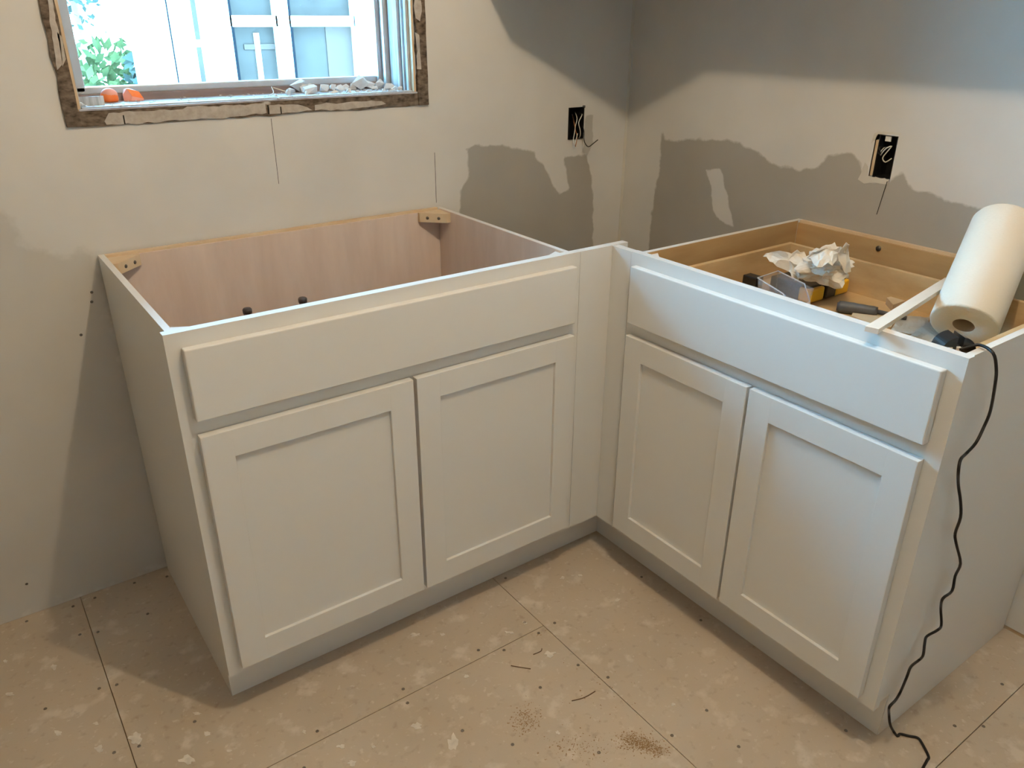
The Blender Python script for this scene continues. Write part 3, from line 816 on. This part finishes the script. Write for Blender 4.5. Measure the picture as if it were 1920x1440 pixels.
def flap(pts, seed, amp=.007, bulge=.012):
    """creased flap of tissue: picture outline with heights, filled, subdivided and crinkled"""
    P = [hz(u, v, z) - pc for u, v, z in pts]
    bm = MB()
    c0 = sum(P, Vector()) / len(P)
    ring0 = [bm.bm.verts.new(p) for p in P]
    ring1 = [bm.bm.verts.new(p.lerp(c0, .5) + Vector((0, 0, bulge * .7))) for p in P]
    c = bm.bm.verts.new(c0 + Vector((0, 0, bulge)))
    n = len(P)
    for i in range(n):
        j = (i + 1) % n
        bm.bm.faces.new([ring0[i], ring0[j], ring1[j], ring1[i]]); bm.bm.faces.new([ring1[i], ring1[j], c])
    bmesh.ops.triangulate(bm.bm, faces=bm.bm.faces[:])
    bmesh.ops.subdivide_edges(bm.bm, edges=bm.bm.edges[:], cuts=2, use_grid_fill=True)
    for v in bm.bm.verts:
        k = v.co * 38 + Vector((seed, 0, 0))
        v.co += Vector((noise.noise(k), noise.noise(k + Vector((7, 0, 0))), 1.4 * (abs(noise.noise(k * 1.3 + Vector((0, 9, 0)))) * 2 - .6))) * amp
    bmesh.ops.recalc_face_normals(bm.bm, faces=bm.bm.faces[:])
    bmesh.ops.solidify(bm.bm, geom=bm.bm.faces[:], thickness=.0012)
    return bm.build('flap', paper_m, cp)
flap([(1574, 490, .876), (1574, 474, .895), (1580, 464, .91), (1588, 453, .925), (1593, 458, .918), (1590, 472, .895), (1594, 492, .87), (1596, 508, .85), (1585, 512, .85)], 1, .004, .006)
flap([(1522, 500, .850), (1510, 472, .872), (1490, 474, .872), (1470, 472, .872), (1448, 472, .864), (1431, 478, .852), (1448, 494, .842), (1478, 506, .832), (1486, 520, .82), (1498, 524, .815), (1500, 508, .838)], 2, .006, .010)
flap([(1512, 482, .872), (1530, 468, .895), (1548, 455, .912), (1565, 456, .91), (1574, 466, .90), (1580, 480, .882), (1560, 494, .876), (1535, 498, .870)], 3, .006, .012)

# yellow and black tool case under the paper
q0 = hz(1514, 571, DF + .0005); q1 = hz(1587, 549, DF + .0005)
ex = (q1 - q0); ex.z = 0; LC = ex.length; ang = math.atan2(ex.y, ex.x)
tcse = thing('tool_case', 'yellow and black plastic tool case under the crumpled paper', 'case', (q0.x, q0.y, DF + .0005), ang)
sbox('body', black_m, tcse, .004, LC - .004, .004, .115, 0, .040, .004)
for a, b in ((0, LC * .36), (LC * .66, LC)):
    sbox('yellow_side', yellow_m, tcse, a, b, -.004, .03, .002, .036, .005)
sbox('latch', black_m, tcse, LC * .38, LC * .64, -.006, .02, .004, .044, .003)

# clear parts bin
top = [hz(1421, 521, .822), hz(1459, 508, .822), hz(1526, 541, .822), hz(1486, 562, .822)]
cen = sum(top, Vector()) / 4
bot = [cen + (p - cen) * .86 for p in top]
for p in bot: p.z = DF + .0005
bn = thing('parts_bin', 'clear plastic parts bin in the drawer in front of the paper', 'bin', (cen.x, cen.y, DF + .0005))
bc = Vector((cen.x, cen.y, DF + .0005))
walls = MB()
for i in range(4):
    j = (i + 1) % 4
    t0, t1 = top[i].copy(), top[j].copy()
    if i == 2:
        t0 = t0.lerp(bot[2], .45); t1 = t1.lerp(bot[3], .45)
    walls.quadslab([bot[i] - bc, bot[j] - bc, t1 - bc, t0 - bc], .0016)
walls.quadslab([p - bc for p in bot], .0016)
walls.build('tray', clear_m, bn)
rim = MB()
rim.tube([top[3].lerp(bot[3], .45) - bc, top[3].lerp(top[0], .25) - bc, top[0] - bc, top[1] - bc, top[2].lerp(top[1], .25) - bc, top[2].lerp(bot[2], .45) - bc], .0016, smooth=1)
rim.build('rim', clear_r, bn)
lipq = [top[2].lerp(bot[2], .45) - bc, top[3].lerp(bot[3], .45) - bc]
sc_ = [lipq[0], lipq[1], lipq[1] + Vector((-.012, -.012, -.020)), lipq[0] + Vector((-.012, -.012, -.022))]
MB().quadslab(sc_, .0012).build('front_lip', sheet_m, bn)
blk = hz(1411, 528, .79)
o = MB().box(-.014, .014, -.02, .02, 0, .05, .003).build('black_box', black_m); o.location = (blk.x, blk.y, DF + .0003); o['label'] = 'small black plastic box at the drawer side behind the parts bin'; o['category'] = 'box'

# grey handled tool
g0 = hz(1569, 574, DF + .0135); g1 = hz(1645, 584, DF + .013); g2 = hz(1700, 597, DF + .008)
gt = thing('pry_tool', 'grey rubber-handled hand tool lying on the drawer bottom', 'tool', (g0.x, g0.y, DF))
gg = [p - Vector((g0.x, g0.y, DF)) for p in (g0, g0.lerp(g1, .15), g0.lerp(g1, .5), g1)]
MB().tube(gg, .011, n=12, smooth=4, rad=[.0095, .0135, .0138, .0135, .0125, .0115, .0100]).build('handle', grey_rub, gt)
MB().tube([gg[-1], g2 - Vector((g0.x, g0.y, DF))], .005, n=8, smooth=1).build('shaft', grey_rub, gt)

def slab(name, pts, z, th, material, label, cat):
    P = [hz(u, v, z) for u, v in pts]
    c = sum(P, Vector()) / len(P)
    o = MB().prism([(p.x - c.x, p.y - c.y) for p in P], 2, 0, th).build(name, material)
    o.location = (c.x, c.y, z); o['label'] = label; o['category'] = cat
    return o
slab('wood_scrap', [(1596, 596), (1602, 580), (1660, 588), (1680, 600), (1670, 618), (1640, 618)], DF + .0003, .006, scrap_m, 'flat offcut of pale wood beside the grey handled tool', 'offcut')
slab('shim_block', [(1660, 570), (1688, 564), (1700, 574), (1672, 584)], DF + .0003, .016, scrap_m, 'small square wood block at the far end of the grey handled tool', 'block')
def sheet(name, pts, z, label, seed):
    P = [hz(u, v, z) for u, v in pts]
    bm = MB(); N = 9; grid = []
    for i in range(N + 1):
        row = []
        for j in range(N + 1):
            s, t = i / N, j / N
            p = (P[0] * (1 - s) + P[1] * s) * (1 - t) + (P[3] * (1 - s) + P[2] * s) * t
            row.append(bm.bm.verts.new((p.x, p.y, p.z + .006 * (noise.noise(Vector((s * 3, t * 3, seed))) + .5))))
        grid.append(row)
    for i in range(N):
        for j in range(N): bm.bm.faces.new([grid[i][j], grid[i + 1][j], grid[i + 1][j + 1], grid[i][j + 1]])
    bmesh.ops.solidify(bm.bm, geom=bm.bm.faces[:], thickness=.0006)
    o = bm.build(name, sheet_m); o['label'] = label; o['category'] = 'paper'
    return o
sheet('instruction_sheet', [(1690, 594), (1742, 596), (1735, 632), (1668, 622)], DF + .002, 'loose wrinkled instruction sheet in the drawer beside the towel roll', 2)
sheet('instruction_sheet', [(1744, 604), (1782, 640), (1760, 655), (1706, 632)], DF + .010, 'folded pale sheet under the black corded device', 5)

# black corded device on the corner gusset
dz = .8622
dc = hz(1787, 655, dz)
dev = thing('corded_device', 'black rounded electric device with a power lead on the cabinet corner', 'device', (dc.x, dc.y, dz), math.radians(-35))
def dome(x0, x1, R_, hgt):
    """slice of a low dome, outline in local x-z, from x0 to x1"""
    xs = lin(x0, x1, 10)
    prof = [(x0, 0)] + [(x, hgt * math.sqrt(max(0, 1 - (x / R_) ** 2)) + .0005) for x in xs] + [(x1, 0)]
    return MB().prism(prof, 1, -.016, .018)
dome(-.0290, -.0055, .0295, .028).build('housing', black_m, dev)
dome(.0050, .0280, .0290, .027).build('housing', black_m, dev)
sbox('bridge', black_m, dev, -.008, .006, -.010, .016, .0, .014, .001)
sbox('label_plate', sheet_m, dev, -.022, -.012, -.0175, -.0158, .003, .010)
sbox('clip', sheet_m, dev, -.005, .004, -.0155, -.0102, 0, .010, .001)

# power lead
YS = -(YJ + WB)
pts = [hz(1800, 657, dz + .004), hz(1822, 651, .872), Vector((1.03, 0, 0))]
side = [(1862, 662), (1868, 690), (1866, 720), (1857, 770), (1845, 800), (1830, 830), (1812, 850), (1801, 862), (1797, 885), (1797, 910), (1801, 940), (1801, 970), (1791, 1000), (1793, 1020), (1801, 1056), (1791, 1080), (1785, 1108),
        (1768, 1122), (1764, 1140), (1765, 1172), (1757, 1182), (1738, 1193), (1734, 1205), (1731, 1228), (1724, 1237), (1708, 1250), (1700, 1270), (1688, 1298), (1679, 1313), (1668, 1325), (1667, 1338), (1669, 1358)]
cord = [hz(1798, 655, dz + .006), hz(1815, 651, .8725), Vector(hz(1838, 647, .8775))]
for i, (u, v) in enumerate(side):
    cord.append(hy(u, v, YS - (.004 if i > 3 else .012) - .006 * (i % 3)))
fl_ = [(1676, 1372), (1683, 1380), (1688, 1376), (1705, 1380), (1720, 1383), (1728, 1392), (1741, 1418), (1738, 1426), (1728, 1445), (1722, 1462)]
for u, v in fl_: cord.append(hz(u, v, .0032))
o = MB().tube(cord, .0027, n=8, smooth=4).build('power_lead', rubber); o['label'] = 'thin black power lead hanging down the cabinet side to the floor'; o['category'] = 'cord'

# ---------------------------------------------------------------- sawdust on the floor
m = MB(); rnd = random.Random(9)
for (u, v, su, sv_, n) in [(1190, 1390, 34, 18, 420), (1215, 1400, 24, 12, 200), (985, 1352, 26, 26, 300), (1080, 1400, 60, 30, 160), (1235, 1408, 22, 12, 140), (1010, 1190, 16, 8, 16), (1120, 1300, 80, 60, 40)]:
    for _ in range(n):
        p = hz(u + rnd.gauss(0, su * .5), v + rnd.gauss(0, sv_ * .5), 0)
        if p.y > -.62 and p.x < 1.0: continue
        r = rnd.uniform(.0004, .0015)
        m.hull([Vector((p.x + rnd.uniform(-r, r) * 1.6, p.y + rnd.uniform(-r, r) * 1.6, rnd.uniform(0, r * .8))) for _ in range(6)])
o = m.build('sawdust', dust_m); o['label'] = 'brown sawdust and grit scattered on the floor boards'; o['category'] = 'sawdust'; o['kind'] = 'stuff'
for (pts, lab) in [([(1072, 1314), (1095, 1308), (1116, 1296)], 'long dark curved scratch strand on the floor boards'), ([(958, 1248), (975, 1251), (995, 1254)], 'short straight dark splinter on the floor boards'), ([(1000, 1227), (1014, 1221), (1016, 1216)], 'bent dark splinter near the floor board joint')]:
    o = MB().tube([hz(u, v, .0012) for u, v in pts], .0011, n=6).build('splinter', splin_m); o['label'] = lab; o['category'] = 'splinter'

# ---------------------------------------------------------------- outside the window
YE = 2.4
def ex_x(u, v=75, y=YE): return hy(u, v, y).x
def ex_z(v, u=500, y=YE): return hy(u, v, y).z
nh = thing('neighbouring_house', 'white neighbouring house wall with tall glazed doors outside the window', 'house', (ex_x(400), YE + .3, -.9))
ox, oy, oz = ex_x(400), YE + .3, -.9
def ebox(name, material, parent, x0, x1, y0, y1, z0, z1, bev=0):
    return sbox(name, material, parent, x0 - ox, x1 - ox, y0 - oy, y1 - oy, z0 - oz, z1 - oz, bev)
xl = ex_x(270); xr = ex_x(1100); ztop = 4.2
ebox('wall', ext_white, nh, xl, xr, YE + .10, YE + .3, -.9, ztop)
leaf = ebox('door_leaf', ext_white, nh, ex_x(309), ex_x(428), YE - .01, YE + .03, -.85, 2.6)
ebox('gap_shade', ext_gap, nh, ex_x(320), ex_x(322.5), YE - .013, YE - .009, -.85, 2.6)  # dark strip painted in for the shaded gap along the leaf edge
ebox('strike_plate', sash_m, leaf, ex_x(308.5), ex_x(312), YE - .014, YE - .009, ex_z(74, 310), ex_z(47, 310))
ebox('pane', ext_pane, leaf, ex_x(366), ex_x(375), YE - .013, YE - .009, ex_z(74, 370), 2.3)
ebox('pane', ext_pane, leaf, ex_x(365), ex_x(374), YE - .013, YE - .009, -.5, ex_z(88, 370))
for k, (ua, ub) in enumerate([(447, 521), (556, 666)]):
    x0, x1 = ex_x(ua), ex_x(ub)
    zr0, zr1 = ex_z(50), ex_z(29)
    fr = ebox('glazed_door', ext_white, nh, x0 - .10, x0 - .02, YE + .0, YE + .06, -.85, 2.6)
    ebox('gap_shade', ext_gap, nh, x0 - .028, x0 - .014, YE - .002, YE + .05, -.85, zr0)  # dark strips painted in for the shaded reveal beside each pane
    ebox('gap_shade', ext_gap, nh, x0 - .030, x0 - .018, YE - .002, YE + .05, zr1, 2.6)
    ebox('stile', ext_white, nh, x1, (ex_x(556) - .10) if k == 0 else x1 + .06, YE + .0, YE + .06, -.85, 2.6)
    ebox('rail', ext_white, nh, x0 - .03, x1 + .01, YE + .0, YE + .06, zr0, zr1)
    ebox('pane', ext_pane, nh, x0 - .012, x1 + .002, YE + .05, YE + .056, -.85, zr0 + .01)
    ebox('pane', ext_pane, nh, x0 - .012, x1 + .002, YE + .05, YE + .056, zr1 - .01, 2.6)
    if k == 0:
        ebox('muntin', ext_white, nh, ex_x(482), ex_x(492), YE + .042, YE + .05, -.85, ex_z(62))
        ebox('muntin', ext_curtain, nh, x0 + .04, x1 - .005, YE + .044, YE + .05, ex_z(93), ex_z(83))
    else:
        ebox('curtain', ext_curtain, nh, ex_x(618), x1, YE + .044, YE + .05, -.85, ex_z(50))
ebox('corner_board', ext_white, nh, ex_x(668), ex_x(760), YE - .02, YE + .09, -.85, 2.6)
gr = struct(sbox('floor_outside', ext_ground, None, -14, 14, .21, 22, -1.0, -.9))
gr.name = 'ground'
def shrub(name, c, r, n, material, label, seed, trunk=True):
    rnd = random.Random(seed)
    t = thing(name, label, 'shrub', (c[0], c[1], -.9))
    m = MB()
    for _ in range(n):
        d = Vector((rnd.gauss(0, 1), rnd.gauss(0, 1), rnd.gauss(0, 1))).normalized() * rnd.uniform(.35, 1.0)
        p = Vector((d.x * r[0], d.y * r[1], d.z * r[2] + c[2] + .9))
        a = Vector((rnd.gauss(0, 1), rnd.gauss(0, 1), rnd.gauss(0, 1))).normalized(); b = a.cross(Vector((rnd.gauss(0, 1), rnd.gauss(0, 1), .3))).normalized()
        s = rnd.uniform(.03, .07)
        vs = [m.bm.verts.new(p + a * s * x + b * s * y) for x, y in ((-1, 0), (0, -.5), (1, 0), (0, .5))]
        m.bm.faces.new(vs)
    f = m.build('foliage', material, t); f['kind'] = 'stuff'
    MB().tube([(0, 0, 0), (.03, 0, c[2] + .5), (0, 0, c[2] + .9)], .04, smooth=1).build('trunk', bark_m, t)
c = hy(235, 140, 4.2)
shrub('garden_shrub', (c.x - .05, c.y + .25, c.z - .15), (.28, .28, .42), 420, leaf_m, 'green leafy garden shrub outside beside the white house', 21)
c = hy(268, 150, 3.5)
shrub('garden_shrub', (c.x + .0, c.y, c.z - .15), (.10, .2, .32), 160, leaf_t, 'narrow teal shrub outside against the corner of the white house', 22)
c = hy(135, 12, 9.0)
shrub('garden_tree', (c.x, c.y, c.z + .5), (.35, .5, .8), 420, leaf_t, 'dark teal tree far outside at the window jamb', 23)
